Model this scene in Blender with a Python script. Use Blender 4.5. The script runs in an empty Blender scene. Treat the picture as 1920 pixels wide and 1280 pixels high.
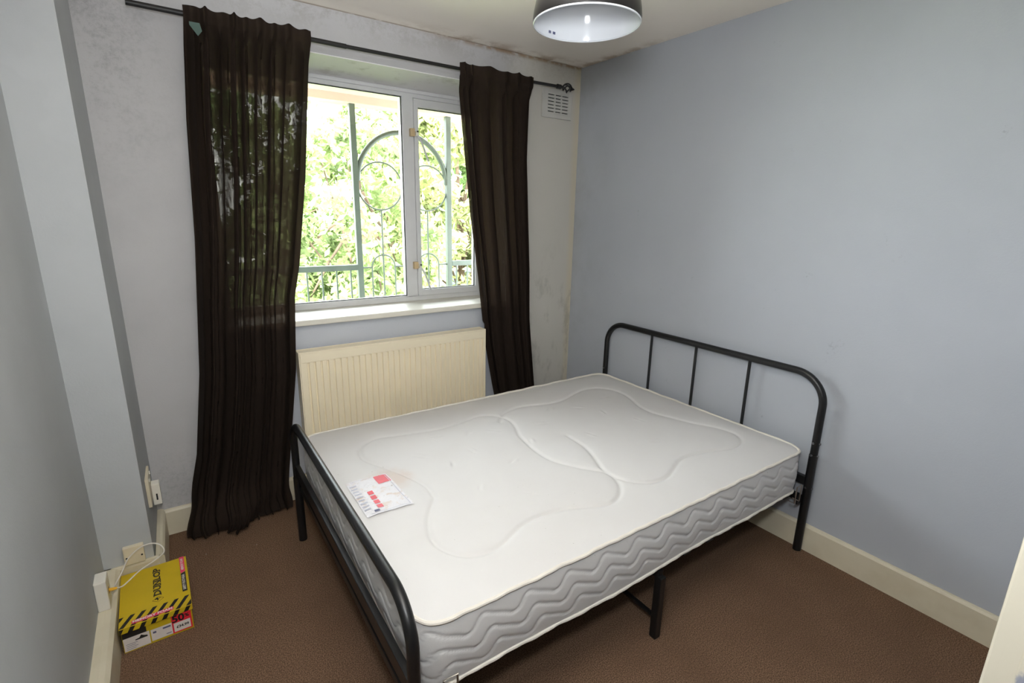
import bpy, bmesh, math, random
import numpy as np
from mathutils import Vector, Matrix
random.seed(4)
RNG = np.random.default_rng(7)
SC = bpy.context.scene
COL = SC.collection

# ------------------------------------------------------------------ camera
F_PX = 941.88
YAW, PITCH, ROLL = 0.6089, -0.2492, 0.0193
CAM = Vector((-2.3946, -2.7081, 1.5475))
cd = bpy.data.cameras.new('camera'); cam = bpy.data.objects.new('camera', cd); COL.objects.link(cam)
cd.sensor_width = 36.0; cd.sensor_fit = 'HORIZONTAL'; cd.lens = F_PX * 36.0 / 1920.0
cd.clip_start = 0.02; cd.clip_end = 200
fw = Vector((math.sin(YAW)*math.cos(PITCH), math.cos(YAW)*math.cos(PITCH), math.sin(PITCH)))
rt0 = Vector((math.cos(YAW), -math.sin(YAW), 0)); up0 = rt0.cross(fw)
rt = rt0*math.cos(ROLL) + up0*math.sin(ROLL); up = -rt0*math.sin(ROLL) + up0*math.cos(ROLL)
cam.matrix_world = Matrix(((rt.x, up.x, -fw.x, CAM.x), (rt.y, up.y, -fw.y, CAM.y), (rt.z, up.z, -fw.z, CAM.z), (0, 0, 0, 1)))
SC.camera = cam

# ------------------------------------------------------------------ sky, sun, lamps, exposure
SKY_STRENGTH = 8.0
SUN_ENERGY = 11.0
FLASH_POWER = 142.0
FLASH_SPILL = 10.0
world = bpy.data.worlds.new('sky'); SC.world = world; world.use_nodes = True
wn = world.node_tree.nodes; wl = world.node_tree.links
bg = wn['Background']; bg.inputs['Color'].default_value = (0.90, 0.95, 1.0, 1); bg.inputs['Strength'].default_value = SKY_STRENGTH
sun_d = bpy.data.lights.new('sun', 'SUN'); sun_d.energy = SUN_ENERGY; sun_d.angle = 0.02; sun_d.color = (1.0, 0.96, 0.88)
sun = bpy.data.objects.new('sun', sun_d); COL.objects.link(sun)
sun.rotation_euler = Vector((0.35, 0.75, -0.85)).to_track_quat('-Z', 'Y').to_euler()
pd = bpy.data.lights.new('window_portal', 'AREA'); pd.shape = 'RECTANGLE'; pd.size = 1.52; pd.size_y = 1.2
pd.cycles.is_portal = True
po = bpy.data.objects.new('window_portal', pd); COL.objects.link(po)
po.location = (-1.34, 0.33, 1.61); po.rotation_euler = Vector((0, -1, 0)).to_track_quat('-Z', 'Z').to_euler()
# photographer's flash gun just inside the door: most of it goes up to the ceiling, its small diffuser spills forward
hd = bpy.data.lights.new('bounce_flash', 'SPOT'); hd.spot_size = 1.75; hd.spot_blend = .9; hd.shadow_soft_size = .12; hd.energy = FLASH_POWER; hd.color = (0.95, 0.98, 1.0)
ho = bpy.data.objects.new('bounce_flash', hd); COL.objects.link(ho); ho.location = (-2.30, -2.55, 1.72)
ho.rotation_euler = Vector((0.22, 0.62, 1.0)).to_track_quat('-Z', 'Y').to_euler()
fd = bpy.data.lights.new('flash_diffuser', 'AREA'); fd.shape = 'DISK'; fd.size = .22; fd.energy = FLASH_SPILL; fd.color = (0.95, 0.98, 1.0)
fo = bpy.data.objects.new('flash_diffuser', fd); COL.objects.link(fo); fo.location = (-2.36, -2.62, 1.80)
fo.rotation_euler = Vector((0.60, 0.80, -0.06)).to_track_quat('-Z', 'Y').to_euler()
SC.view_settings.view_transform = 'Standard'; SC.view_settings.look = 'None'
SC.view_settings.exposure = 1.17; SC.view_settings.gamma = 1.0; SC.view_settings.use_curve_mapping = False
try:
    SC.cycles.max_bounces = 12; SC.cycles.diffuse_bounces = 6; SC.cycles.transparent_max_bounces = 24
    SC.cycles.caustics_reflective = False; SC.cycles.caustics_refractive = False
    SC.cycles.sample_clamp_indirect = 6.0; SC.cycles.use_denoising = True
except Exception:
    pass

# ------------------------------------------------------------------ materials
def lin(c):
    return tuple((v/255/12.92 if v/255 <= 0.04045 else ((v/255+0.055)/1.055)**2.4) for v in c) + (1,)
def mat(name, col, rough=0.6, metal=0.0, bump=0.0, bscale=60.0, var=0.0, vscale=4.0, spec=0.5, sheen=0.0):
    m = bpy.data.materials.new(name); m.use_nodes = True
    n = m.node_tree.nodes; l = m.node_tree.links; b = n['Principled BSDF']
    b.inputs['Base Color'].default_value = col if len(col) == 4 else (*col, 1)
    b.inputs['Roughness'].default_value = rough; b.inputs['Metallic'].default_value = metal
    b.inputs['Specular IOR Level'].default_value = spec
    if sheen: b.inputs['Sheen Weight'].default_value = sheen
    g = n.new('ShaderNodeNewGeometry')
    if bump:
        t = n.new('ShaderNodeTexNoise'); t.inputs['Scale'].default_value = bscale; t.inputs['Detail'].default_value = 6
        l.new(g.outputs['Position'], t.inputs['Vector'])
        bp = n.new('ShaderNodeBump'); bp.inputs['Strength'].default_value = bump; bp.inputs['Distance'].default_value = 0.004
        l.new(t.outputs['Fac'], bp.inputs['Height']); l.new(bp.outputs['Normal'], b.inputs['Normal'])
    if var:
        t = n.new('ShaderNodeTexNoise'); t.inputs['Scale'].default_value = vscale; t.inputs['Detail'].default_value = 5
        l.new(g.outputs['Position'], t.inputs['Vector'])
        r = n.new('ShaderNodeValToRGB'); c = b.inputs['Base Color'].default_value
        r.color_ramp.elements[0].position = 0.3; r.color_ramp.elements[1].position = 0.7
        r.color_ramp.elements[0].color = (c[0]*(1-var), c[1]*(1-var), c[2]*(1-var), 1)
        r.color_ramp.elements[1].color = (min(c[0]*(1+var), 1), min(c[1]*(1+var), 1), min(c[2]*(1+var), 1), 1)
        l.new(t.outputs['Fac'], r.inputs['Fac']); l.new(r.outputs['Color'], b.inputs['Base Color'])
    return m

class NT:
    """small helper around a material's node tree"""
    def __init__(s, m): s.m = m; s.n = m.node_tree.nodes; s.l = m.node_tree.links; s.b = s.n['Principled BSDF']; s.g = s.n.new('ShaderNodeNewGeometry'); s.x = s.n.new('ShaderNodeSeparateXYZ'); s.l.new(s.g.outputs['Position'], s.x.inputs[0])
    def put(s, sock, v):
        if hasattr(v, 'is_output') or hasattr(v, 'links'): s.l.new(v, sock)
        else: sock.default_value = v
    def math(s, op, a, b=None, c=None, clamp=False):
        k = s.n.new('ShaderNodeMath'); k.operation = op; k.use_clamp = clamp
        s.put(k.inputs[0], a)
        if b is not None: s.put(k.inputs[1], b)
        if c is not None: s.put(k.inputs[2], c)
        return k.outputs[0]
    def ramp(s, v, a, b):   # smooth 0..1 from a to b
        k = s.n.new('ShaderNodeMapRange'); k.interpolation_type = 'SMOOTHSTEP'
        s.put(k.inputs['Value'], v)
        if a < b: k.inputs['From Min'].default_value = a; k.inputs['From Max'].default_value = b
        else:
            k.inputs['From Min'].default_value = b; k.inputs['From Max'].default_value = a
            k.inputs['To Min'].default_value = 1; k.inputs['To Max'].default_value = 0
        return k.outputs[0]
    def noise(s, scale, detail=6, stretch=None, rough=0.6, off=0.0):
        t = s.n.new('ShaderNodeTexNoise'); t.inputs['Scale'].default_value = scale; t.inputs['Detail'].default_value = detail; t.inputs['Roughness'].default_value = rough
        mp = s.n.new('ShaderNodeMapping'); mp.inputs['Location'].default_value = (off, off*1.7, off*.6)
        if stretch: mp.inputs['Scale'].default_value = stretch
        s.l.new(s.g.outputs['Position'], mp.inputs[0]); s.l.new(mp.outputs[0], t.inputs['Vector'])
        return t.outputs['Fac']
    def mix(s, f, a, b):
        k = s.n.new('ShaderNodeMix'); k.data_type = 'RGBA'
        s.put(k.inputs['Factor'], f); s.put(k.inputs['A'], a) if False else None
        s.put(k.inputs[6], a); s.put(k.inputs[7], b)
        return k.outputs[2]
    def bump(s, h, strength=0.3, dist=0.004):
        bp = s.n.new('ShaderNodeBump'); bp.inputs['Strength'].default_value = strength; bp.inputs['Distance'].default_value = dist
        s.put(bp.inputs['Height'], h); s.l.new(bp.outputs['Normal'], s.b.inputs['Normal'])

M = {}
# blue-grey wall on the right, rolled emulsion with scuffs
m = mat('paint_blue_grey', lin((168, 172, 182)), 0.75); t = NT(m)
c = t.mix(t.math('MULTIPLY', t.ramp(t.noise(1.6), .35, .7), .35), lin((172, 176, 183)), lin((162, 166, 173)))
sc_ = t.math('MULTIPLY', t.ramp(t.noise(7, 8, off=3), .64, .72), t.ramp(t.noise(60, 4, off=9), .5, .62))
c = t.mix(t.math('MULTIPLY', sc_, .35), c, lin((120, 120, 124)))
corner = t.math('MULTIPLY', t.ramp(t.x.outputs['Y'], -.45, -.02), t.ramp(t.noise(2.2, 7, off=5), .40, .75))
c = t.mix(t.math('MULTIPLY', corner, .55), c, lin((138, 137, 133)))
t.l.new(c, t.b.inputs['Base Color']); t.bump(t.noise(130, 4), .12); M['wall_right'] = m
# window wall: grey over old off-white, damp and mould
m = mat('paint_window_wall', lin((176, 176, 178)), 0.8); t = NT(m)
X, Y, Z = (t.x.outputs[k] for k in 'XYZ')
big = t.noise(2.5, 7, off=1)
c = t.mix(t.math('MULTIPLY', t.ramp(big, .35, .65), .5), lin((184, 183, 184)), lin((172, 171, 172)))
pale = t.math('MULTIPLY', t.ramp(t.math('ADD', X, t.math('MULTIPLY', t.math('SUBTRACT', big, .5), .35)), -.62, -.40), .8)
c = t.mix(pale, c, lin((192, 188, 178)))
c = t.mix(t.math('MULTIPLY', t.ramp(X, -.07, -.02), .8), c, lin((196, 187, 166)))
under = t.math('MULTIPLY', t.ramp(Z, .985, .96), t.math('MULTIPLY', t.ramp(X, -2.2, -2.0), t.ramp(X, -.55, -.7)))
c = t.mix(under, c, lin((186, 190, 198)))
fine = t.noise(45, 8, off=2, rough=.75)
mould = t.math('MULTIPLY', t.math('MULTIPLY', t.ramp(X, -2.15, -2.50), t.ramp(Z, 1.45, 2.25)), t.ramp(t.math('ADD', t.math('MULTIPLY', fine, .5), t.math('MULTIPLY', big, .5)), .42, .62))
c = t.mix(t.math('MULTIPLY', mould, .45), c, lin((95, 90, 88)))
topm = t.math('MULTIPLY', t.ramp(Z, 2.32, 2.46), t.ramp(t.math('ADD', t.math('MULTIPLY', fine, .5), t.math('MULTIPLY', t.noise(6, 6, off=8), .5)), .44, .6))
c = t.mix(t.math('MULTIPLY', topm, .30), c, lin((118, 106, 88)))
edge = t.math('MULTIPLY', t.ramp(Z, 2.440, 2.466), t.math('MULTIPLY', t.ramp(t.noise(14, 6, off=4), .35, .55), t.ramp(X, -1.3, -.6)))
c = t.mix(t.math('MULTIPLY', edge, .85), c, lin((140, 112, 78)))
damp = t.math('MULTIPLY', t.math('MULTIPLY', t.ramp(Z, 1.5, .9), t.ramp(X, -.75, -.5)), t.ramp(t.noise(9, 8, (1, 1, .5), off=6), .5, .68))
c = t.mix(t.math('MULTIPLY', damp, .4), c, lin((120, 116, 106)))
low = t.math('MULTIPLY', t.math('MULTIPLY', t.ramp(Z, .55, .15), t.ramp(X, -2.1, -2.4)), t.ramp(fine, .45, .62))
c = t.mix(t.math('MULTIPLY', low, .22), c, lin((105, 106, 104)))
t.l.new(c, t.b.inputs['Base Color']); t.bump(t.noise(110, 5), .2); M['wall_back'] = m
# left wall and boxed pillar
m = mat('paint_grey', lin((172, 174, 176)), 0.75); t = NT(m)
c = t.mix(t.math('MULTIPLY', t.ramp(t.noise(2.0, 6, off=2), .35, .7), .5), lin((178, 181, 183)), lin((166, 169, 171)))
patch = t.math('MULTIPLY', t.ramp(t.x.outputs['Z'], 1.55, 1.75), t.ramp(t.noise(3.2, 4, off=12), .48, .52))
c = t.mix(t.math('MULTIPLY', patch, .10), c, lin((160, 162, 162)))
t.l.new(c, t.b.inputs['Base Color']); t.bump(t.noise(120, 4), .15); M['wall_left'] = m
m = mat('paint_reveal', lin((205, 205, 200)), 0.7); t = NT(m)
c = t.mix(t.math('MULTIPLY', t.ramp(t.noise(8, 7, (1, 1, 1)), .52, .68), .35), lin((236, 234, 234)), lin((170, 164, 152)))
t.l.new(c, t.b.inputs['Base Color']); M['reveal'] = m
# ceiling
m = mat('paint_ceiling', lin((196, 186, 172)), 0.85); t = NT(m)
X, Y = t.x.outputs['X'], t.x.outputs['Y']
c = t.mix(t.math('MULTIPLY', t.ramp(t.noise(1.8, 5), .35, .7), .4), lin((242, 234, 224)), lin((234, 225, 214)))
dmx = t.math('MULTIPLY', t.math('MULTIPLY', t.ramp(Y, -.16, -.01), t.ramp(X, -1.5, -.7)), t.ramp(t.noise(9, 7, off=3), .38, .62))
c = t.mix(t.math('MULTIPLY', dmx, .6), c, lin((150, 118, 82)))
dmy = t.math('MULTIPLY', t.math('MULTIPLY', t.ramp(X, -.10, -.01), t.ramp(Y, -.9, -.3)), t.ramp(t.noise(11, 7, off=7), .38, .62))
c = t.mix(t.math('MULTIPLY', dmy, .6), c, lin((150, 118, 82)))
line = t.math('MULTIPLY', t.ramp(Y, -.022, -.006), t.ramp(t.noise(12, 6, off=1), .36, .5))
c = t.mix(t.math('MULTIPLY', line, .6), c, lin((140, 112, 78)))
t.l.new(c, t.b.inputs['Base Color']); t.bump(t.noise(90, 4), .15); M['ceiling'] = m
# carpet
m = mat('carpet_brown', lin((86, 66, 54)), 1.0, spec=0.05, sheen=.0); t = NT(m)
c = t.mix(t.ramp(t.noise(240, 3), .36, .64), lin((88, 68, 54)), lin((136, 109, 88)))
c = t.mix(t.math('MULTIPLY', t.ramp(t.noise(3, 5, off=4), .4, .7), .35), c, lin((96, 74, 59)))
c = t.mix(t.math('MULTIPLY', t.ramp(t.noise(22, 3, off=14), .755, .79), .8), c, lin((170, 160, 148)))
t.l.new(c, t.b.inputs['Base Color']); t.bump(t.noise(380, 2), .6, .005); M['carpet'] = m
# cream gloss skirting with smudges of wall paint on the upper edge
m = mat('gloss_cream', lin((205, 196, 172)), 0.4); t = NT(m)
c = t.mix(t.math('MULTIPLY', t.ramp(t.noise(5, 6), .45, .7), .4), lin((208, 200, 178)), lin((186, 174, 146)))
t.l.new(c, t.b.inputs['Base Color']); M['cream'] = m
m = mat('gloss_cream_smudged', lin((205, 198, 180)), 0.45); t = NT(m)
sm = t.math('ADD', t.x.outputs['Y'], t.math('MULTIPLY', t.math('SUBTRACT', t.noise(30, 6, (1, 1, .6)), .5), .035))
c = t.mix(t.ramp(sm, -2.654, -2.659), lin((214, 208, 190)), lin((150, 153, 168)))
spl = t.ramp(t.noise(48, 5, (1, 1, .5), off=5), .66, .7)
c = t.mix(t.math('MULTIPLY', spl, .7), c, lin((140, 144, 158)))
t.l.new(c, t.b.inputs['Base Color']); M['cream_smudged'] = m
M['white_plastic'] = mat('white_plastic', lin((226, 222, 212)), 0.35, var=.03)
M['cream_plastic'] = mat('cream_plastic', lin((214, 204, 180)), 0.4, var=.05, vscale=20)
M['beige_plastic'] = mat('beige_plastic', lin((205, 180, 140)), 0.5, var=.05)
M['vent'] = mat('vent_painted', lin((188, 186, 180)), 0.6, var=.04, vscale=15)
M['dark_gap'] = mat('dark_gap', (0.02, 0.02, 0.02), 0.9, var=.1)
M['upvc'] = mat('window_frame_white', lin((215, 215, 216)), 0.35, var=.03, vscale=12)
M['sill'] = mat('sill_gloss', lin((228, 224, 212)), 0.35, var=.03, vscale=9)
M['radiator'] = mat('radiator_enamel', lin((240, 228, 200)), 0.38, var=.03, vscale=6)
M['black_metal'] = mat('black_powder_coat', (0.006, 0.006, 0.0065), 0.38, bump=.05, bscale=400, var=.2)
M['rod'] = mat('black_rod_metal', (0.01, 0.009, 0.009), 0.5, var=.2)
M['steel'] = mat('steel_wire', (0.45, 0.42, 0.38), 0.35, 1.0, var=.1)
M['bolt'] = mat('bolt_metal', (0.25, 0.25, 0.26), 0.4, 1.0, var=.1)
M['shade_black'] = mat('lamp_shade_black', (0.012, 0.011, 0.011), 0.28, var=.1)
M['shade_white'] = mat('lamp_shade_white_inside', lin((205, 207, 212)), 0.12, var=.02)
M['slat'] = mat('bed_slat_dark', (0.03, 0.028, 0.026), 0.6, var=.2)
# mattress ticking
m = mat('mattress_ticking', lin((226, 220, 216)), 0.62, spec=.35); t = NT(m)
X, Y, Z = (t.x.outputs[k] for k in 'XYZ')
c = t.mix(t.math('MULTIPLY', t.ramp(t.noise(2.2, 4), .35, .7), .5), lin((206, 204, 203)), lin((199, 196, 194)))
dots = t.math('MULTIPLY', t.ramp(t.noise(75, 2, off=3), .735, .76), t.ramp(t.noise(4, 3, off=6), .5, .6))
c = t.mix(t.math('MULTIPLY', dots, .6), c, lin((140, 132, 126)))
dx = t.math('SUBTRACT', X, -1.765); dy = t.math('SUBTRACT', Y, -.985)
rr = t.math('SQRT', t.math('ADD', t.math('MULTIPLY', dx, dx), t.math('MULTIPLY', dy, dy)))
rr = t.math('ADD', rr, t.math('MULTIPLY', t.math('SUBTRACT', t.noise(16, 5, off=2), .5), .10))
c = t.mix(t.math('MULTIPLY', t.ramp(rr, .115, .03), .3), c, lin((190, 150, 120)))
t.l.new(c, t.b.inputs['Base Color']); t.bump(t.noise(420, 3), .12, .002); M['ticking'] = m
M['piping'] = mat('mattress_piping', lin((218, 212, 202)), 0.7, var=.06, vscale=12, bump=.2, bscale=300)
M['label'] = None
m = mat('label_satin', lin((228, 226, 230)), 0.5); t = NT(m)
c = t.mix(t.math('MULTIPLY', t.ramp(t.noise(24, 4, off=5), .52, .66), .6), lin((212, 210, 214)), lin((196, 172, 152)))
c = t.mix(t.math('MULTIPLY', t.ramp(t.noise(40, 3, off=11), .66, .72), .6), c, lin((140, 125, 115)))
t.l.new(c, t.b.inputs['Base Color']); t.bump(t.noise(50, 2), .8, .006); M['label'] = m
M['print_red'] = mat('print_red', lin((205, 60, 72)), 0.5, var=.1, vscale=60)
M['print_grey'] = mat('print_grey', lin((90, 92, 120)), 0.6, var=.1)
M['print_faint'] = mat('print_faint', lin((176, 178, 192)), 0.6, var=.1)
# shoebox card
M['card_yellow'] = mat('card_yellow', lin((196, 168, 22)), 0.55, var=.05, vscale=12)
M['card_black'] = mat('card_black', (0.012, 0.011, 0.010), 0.5, var=.2)
M['card_pink'] = mat('card_pink', lin((222, 52, 100)), 0.5, var=.05)
M['card_white'] = mat('card_white', lin((222, 214, 208)), 0.6, var=.05, vscale=40)
M['card_red'] = mat('card_red', lin((226, 40, 56)), 0.5, var=.05)
M['card_brown'] = mat('card_inner', lin((150, 120, 60)), 0.8, var=.1)
M['cable'] = mat('cable_white', lin((210, 204, 196)), 0.45, var=.04)
M['plug_yellow'] = mat('plug_yellow', lin((225, 170, 40)), 0.45, var=.05)
M['green_metal'] = mat('green_painted_steel', lin((70, 80, 70)), 0.5, var=.15, vscale=8)
M['eave'] = mat('render_pinkish', lin((205, 178, 162)), 0.85, var=.05, vscale=3)
M['concrete'] = mat('concrete_pale', lin((170, 160, 150)), 0.9, var=.12, vscale=3, bump=.2)
M['grass'] = mat('grass_ground', lin((120, 135, 80)), 1.0, var=.3, vscale=1.5)
M['house_white'] = mat('house_render_white', lin((225, 215, 208)), 0.85, var=.05, vscale=.6)
M['bark'] = mat('bark', lin((88, 72, 58)), 0.95, var=.3, vscale=6, bump=.6, bscale=20)
M['roof_tile'] = mat('roof_tile', lin((150, 92, 74)), 0.8, var=.2, vscale=3)
M['glass_dark'] = mat('house_window_glass', (0.08, 0.1, 0.12), 0.1)

def leaf_mat(name, col):
    m = bpy.data.materials.new(name); m.use_nodes = True; n = m.node_tree.nodes; l = m.node_tree.links
    n.remove(n['Principled BSDF']); out = n['Material Output']
    g = n.new('ShaderNodeNewGeometry'); t = n.new('ShaderNodeTexNoise'); t.inputs['Scale'].default_value = 2.2; t.inputs['Detail'].default_value = 5
    l.new(g.outputs['Position'], t.inputs['Vector']); r = n.new('ShaderNodeValToRGB')
    e = r.color_ramp.elements; e[0].position = .35; e[1].position = .68
    e[0].color = (col[0]*.6, col[1]*.62, col[2]*.6, 1); e[1].color = (min(col[0]*1.35, .95), min(col[1]*1.3, .95), col[2]*1.2, 1)
    l.new(t.outputs['Fac'], r.inputs['Fac'])
    d = n.new('ShaderNodeBsdfDiffuse'); tr = n.new('ShaderNodeBsdfTranslucent'); mx = n.new('ShaderNodeMixShader'); mx.inputs[0].default_value = .45
    l.new(r.outputs['Color'], d.inputs['Color']); l.new(r.outputs['Color'], tr.inputs['Color'])
    l.new(d.outputs[0], mx.inputs[1]); l.new(tr.outputs[0], mx.inputs[2]); l.new(mx.outputs[0], out.inputs['Surface'])
    return m
LEAF = [leaf_mat('leaf_spring_green', (.32, .40, .19)), leaf_mat('leaf_yellow_green', (.40, .44, .22)), leaf_mat('leaf_mid_green', (.19, .29, .12))]

# glass pane: clear with a fresnel reflection
m = bpy.data.materials.new('window_glass'); m.use_nodes = True; n = m.node_tree.nodes; l = m.node_tree.links
n.remove(n['Principled BSDF']); tp = n.new('ShaderNodeBsdfTransparent'); tp.inputs[0].default_value = (.95, .97, .96, 1)
gl = n.new('ShaderNodeBsdfGlossy'); gl.inputs['Roughness'].default_value = .02
fr = n.new('ShaderNodeFresnel'); fr.inputs[0].default_value = 1.45; mx = n.new('ShaderNodeMixShader')
l.new(fr.outputs[0], mx.inputs[0]); l.new(tp.outputs[0], mx.inputs[1]); l.new(gl.outputs[0], mx.inputs[2]); l.new(mx.outputs[0], n['Material Output'].inputs['Surface'])
M['glass'] = m
# curtain: dark brown open weave, a little light comes straight through where the cloth faces you
m = bpy.data.materials.new('curtain_cloth'); m.use_nodes = True; n = m.node_tree.nodes; l = m.node_tree.links
b = n['Principled BSDF']; b.inputs['Roughness'].default_value = .95; b.inputs['Specular IOR Level'].default_value = .1
g = n.new('ShaderNodeNewGeometry'); mp = n.new('ShaderNodeMapping'); mp.inputs['Scale'].default_value = (1, 1, .25)
l.new(g.outputs['Position'], mp.inputs[0]); t1 = n.new('ShaderNodeTexNoise'); t1.inputs['Scale'].default_value = 90; t1.inputs['Detail'].default_value = 4
l.new(mp.outputs[0], t1.inputs['Vector'])
r = n.new('ShaderNodeValToRGB'); r.color_ramp.elements[0].color = (.022, .015, .0115, 1); r.color_ramp.elements[1].color = (.036, .025, .019, 1)
l.new(t1.outputs['Fac'], r.inputs['Fac']); l.new(r.outputs['Color'], b.inputs['Base Color'])
trl = n.new('ShaderNodeBsdfTranslucent'); trl.inputs[0].default_value = (.035, .022, .014, 1)
a1 = n.new('ShaderNodeMixShader'); a1.inputs[0].default_value = .25; l.new(b.outputs[0], a1.inputs[1]); l.new(trl.outputs[0], a1.inputs[2])
tp = n.new('ShaderNodeBsdfTransparent'); tp.inputs[0].default_value = (1, .93, .82, 1)
lw = n.new('ShaderNodeLayerWeight'); lw.inputs[0].default_value = .5
q1 = n.new('ShaderNodeMath'); q1.operation = 'SUBTRACT'; q1.inputs[0].default_value = 1; l.new(lw.outputs['Facing'], q1.inputs[1])
q2 = n.new('ShaderNodeMath'); q2.operation = 'POWER'; l.new(q1.outputs[0], q2.inputs[0]); q2.inputs[1].default_value = 2.5
mr = n.new('ShaderNodeMapRange'); mr.inputs['From Min'].default_value = .3; mr.inputs['From Max'].default_value = .7
mr.inputs['To Min'].default_value = .003; mr.inputs['To Max'].default_value = .035; l.new(t1.outputs['Fac'], mr.inputs['Value'])
q3 = n.new('ShaderNodeMath'); q3.operation = 'MULTIPLY'; l.new(q2.outputs[0], q3.inputs[0]); l.new(mr.outputs[0], q3.inputs[1])
a2 = n.new('ShaderNodeMixShader'); l.new(q3.outputs[0], a2.inputs[0]); l.new(a1.outputs[0], a2.inputs[1]); l.new(tp.outputs[0], a2.inputs[2])
l.new(a2.outputs[0], n['Material Output'].inputs['Surface']); M['curtain'] = m
M['curtain_label'] = mat('curtain_label', lin((70, 92, 84)), .7, var=.1)

# ------------------------------------------------------------------ geometry helpers (all coordinates in metres, world)
class MB:
    def __init__(s): s.v = []; s.f = []
    def add(s, V, F):
        k = len(s.v); s.v += [tuple(map(float, p)) for p in V]; s.f += [tuple(i+k for i in f) for f in F]; return s
    def box(s, a, b, bev=0.0):
        a, b = [min(p) for p in zip(a, b)], [max(p) for p in zip(a, b)]
        if bev <= 0:
            V = [(x, y, z) for x in (a[0], b[0]) for y in (a[1], b[1]) for z in (a[2], b[2])]
            return s.add(V, [(0, 1, 3, 2), (4, 6, 7, 5), (0, 4, 5, 1), (2, 3, 7, 6), (0, 2, 6, 4), (1, 5, 7, 3)])
        bm = bmesh.new(); bmesh.ops.create_cube(bm, size=1)
        for v in bm.verts: v.co = Vector([(a[i]+b[i])/2 + v.co[i]*(b[i]-a[i]) for i in range(3)])
        bmesh.ops.bevel(bm, geom=bm.edges[:], offset=bev, segments=2, affect='EDGES', profile=.6)
        s.add([v.co[:] for v in bm.verts], [[q.index for q in f.verts] for f in bm.faces]); bm.free(); return s
    def tube(s, P, r, n=10, closed=False, cap=True):
        P = [Vector(p) for p in P]; m = len(P); R = r if hasattr(r, '__len__') else [r]*m
        tang = []
        for i in range(m):
            a = P[(i-1) % m] if (closed or i > 0) else P[i]; b_ = P[(i+1) % m] if (closed or i < m-1) else P[i]
            tang.append((b_-a).normalized())
        nrm = tang[0].orthogonal().normalized(); V = []
        for i in range(m):
            nrm = (nrm - tang[i]*nrm.dot(tang[i])).normalized(); bn = tang[i].cross(nrm)
            for k in range(n):
                an = 2*math.pi*k/n; V.append(P[i] + (nrm*math.cos(an) + bn*math.sin(an))*R[i])
        F = []
        for i in range(m if closed else m-1):
            j = (i+1) % m
            for k in range(n): F.append((i*n+k, i*n+(k+1) % n, j*n+(k+1) % n, j*n+k))
        if cap and not closed: F.append(tuple(range(n-1, -1, -1))); F.append(tuple((m-1)*n+k for k in range(n)))
        return s.add(V, F)
    def prism(s, poly, h0, h1, axis=2, frame=None):
        """extrude a 2-D polygon along axis"""
        def P(p, h):
            q = list(p); q.insert(axis, h); return q
        n = len(poly); V = [P(p, h0) for p in poly] + [P(p, h1) for p in poly]
        F = [tuple(range(n-1, -1, -1)), tuple(range(n, 2*n))] + [(i, (i+1) % n, n+(i+1) % n, n+i) for i in range(n)]
        return s.add(V, F)
    def lathe(s, prof, c, n=48, closed=False):
        V = []; m = len(prof)
        for r, z in prof:
            for k in range(n): a = 2*math.pi*k/n; V.append((c[0]+r*math.cos(a), c[1]+r*math.sin(a), c[2]+z))
        F = []
        for i in range(m if closed else m-1):
            j = (i+1) % m
            for k in range(n): F.append((i*n+k, i*n+(k+1) % n, j*n+(k+1) % n, j*n+k))
        return s.add(V, F)
    def xf(s, fn): s.v = [tuple(fn(*p)) for p in s.v]; return s

def wpos(o):
    p = Vector(o.location)
    while o.parent: o = o.parent; p = p + Vector(o.location)
    return p
def obj(name, mb, material, parent=None, loc=None, smooth=False, label=None, cat=None, group=None, kind=None):
    me = bpy.data.meshes.new(name)
    if loc is None: loc = Vector((0, 0, 0)) if parent is None else wpos(parent)
    loc = Vector(loc)
    V = np.array(mb.v, dtype=float).reshape(-1, 3) - np.array(loc)
    me.from_pydata(V.tolist(), [], [list(f) for f in mb.f]); me.update()
    bm = bmesh.new(); bm.from_mesh(me); bmesh.ops.recalc_face_normals(bm, faces=bm.faces); bm.to_mesh(me); bm.free()
    if smooth:
        me.polygons.foreach_set('use_smooth', [True]*len(me.polygons))
        try: me.set_sharp_from_angle(angle=math.radians(38))
        except Exception: pass
    me.materials.append(material)
    o = bpy.data.objects.new(name, me); COL.objects.link(o)
    if parent is not None:
        o.parent = parent; o.location = loc - wpos(parent)
    else: o.location = loc
    for k, v in (('label', label), ('category', cat), ('group', group), ('kind', kind)):
        if v: o[k] = v
    return o
def thing(name, label, cat, loc, group=None):
    o = bpy.data.objects.new(name, None); COL.objects.link(o); o.location = loc; o.empty_display_size = .05
    o['label'] = label; o['category'] = cat
    if group: o['group'] = group
    return o
def struct(name, mb, material, parent=None, smooth=False):
    return obj(name, mb, material, parent, smooth=smooth, kind='structure' if parent is None else None)
def text_mesh(s, size, bold=0.0, shear=0.0, width=1.0):
    """flat lettering as (verts 2-D, faces); centred on the origin"""
    cu = bpy.data.curves.new('lettering', 'FONT'); cu.body = s; cu.size = size; cu.offset = bold; cu.shear = shear
    cu.align_x = 'CENTER'; cu.align_y = 'CENTER'; cu.resolution_u = 3
    o = bpy.data.objects.new('lettering', cu); COL.objects.link(o)
    me = bpy.data.meshes.new_from_object(o)
    V = [(v.co.x*width, v.co.y) for v in me.vertices]; F = [tuple(p.vertices) for p in me.polygons]
    bpy.data.objects.remove(o); bpy.data.curves.remove(cu); bpy.data.meshes.remove(me)
    return V, F
def flat(V2, F, o, ux, uy, lift=0.0):
    """place 2-D shapes on a plane through o spanned by ux, uy"""
    o, ux, uy = Vector(o), Vector(ux), Vector(uy); n = ux.cross(uy).normalized()*lift
    return [o + ux*a + uy*b_ + n for a, b_ in V2], F
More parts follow.
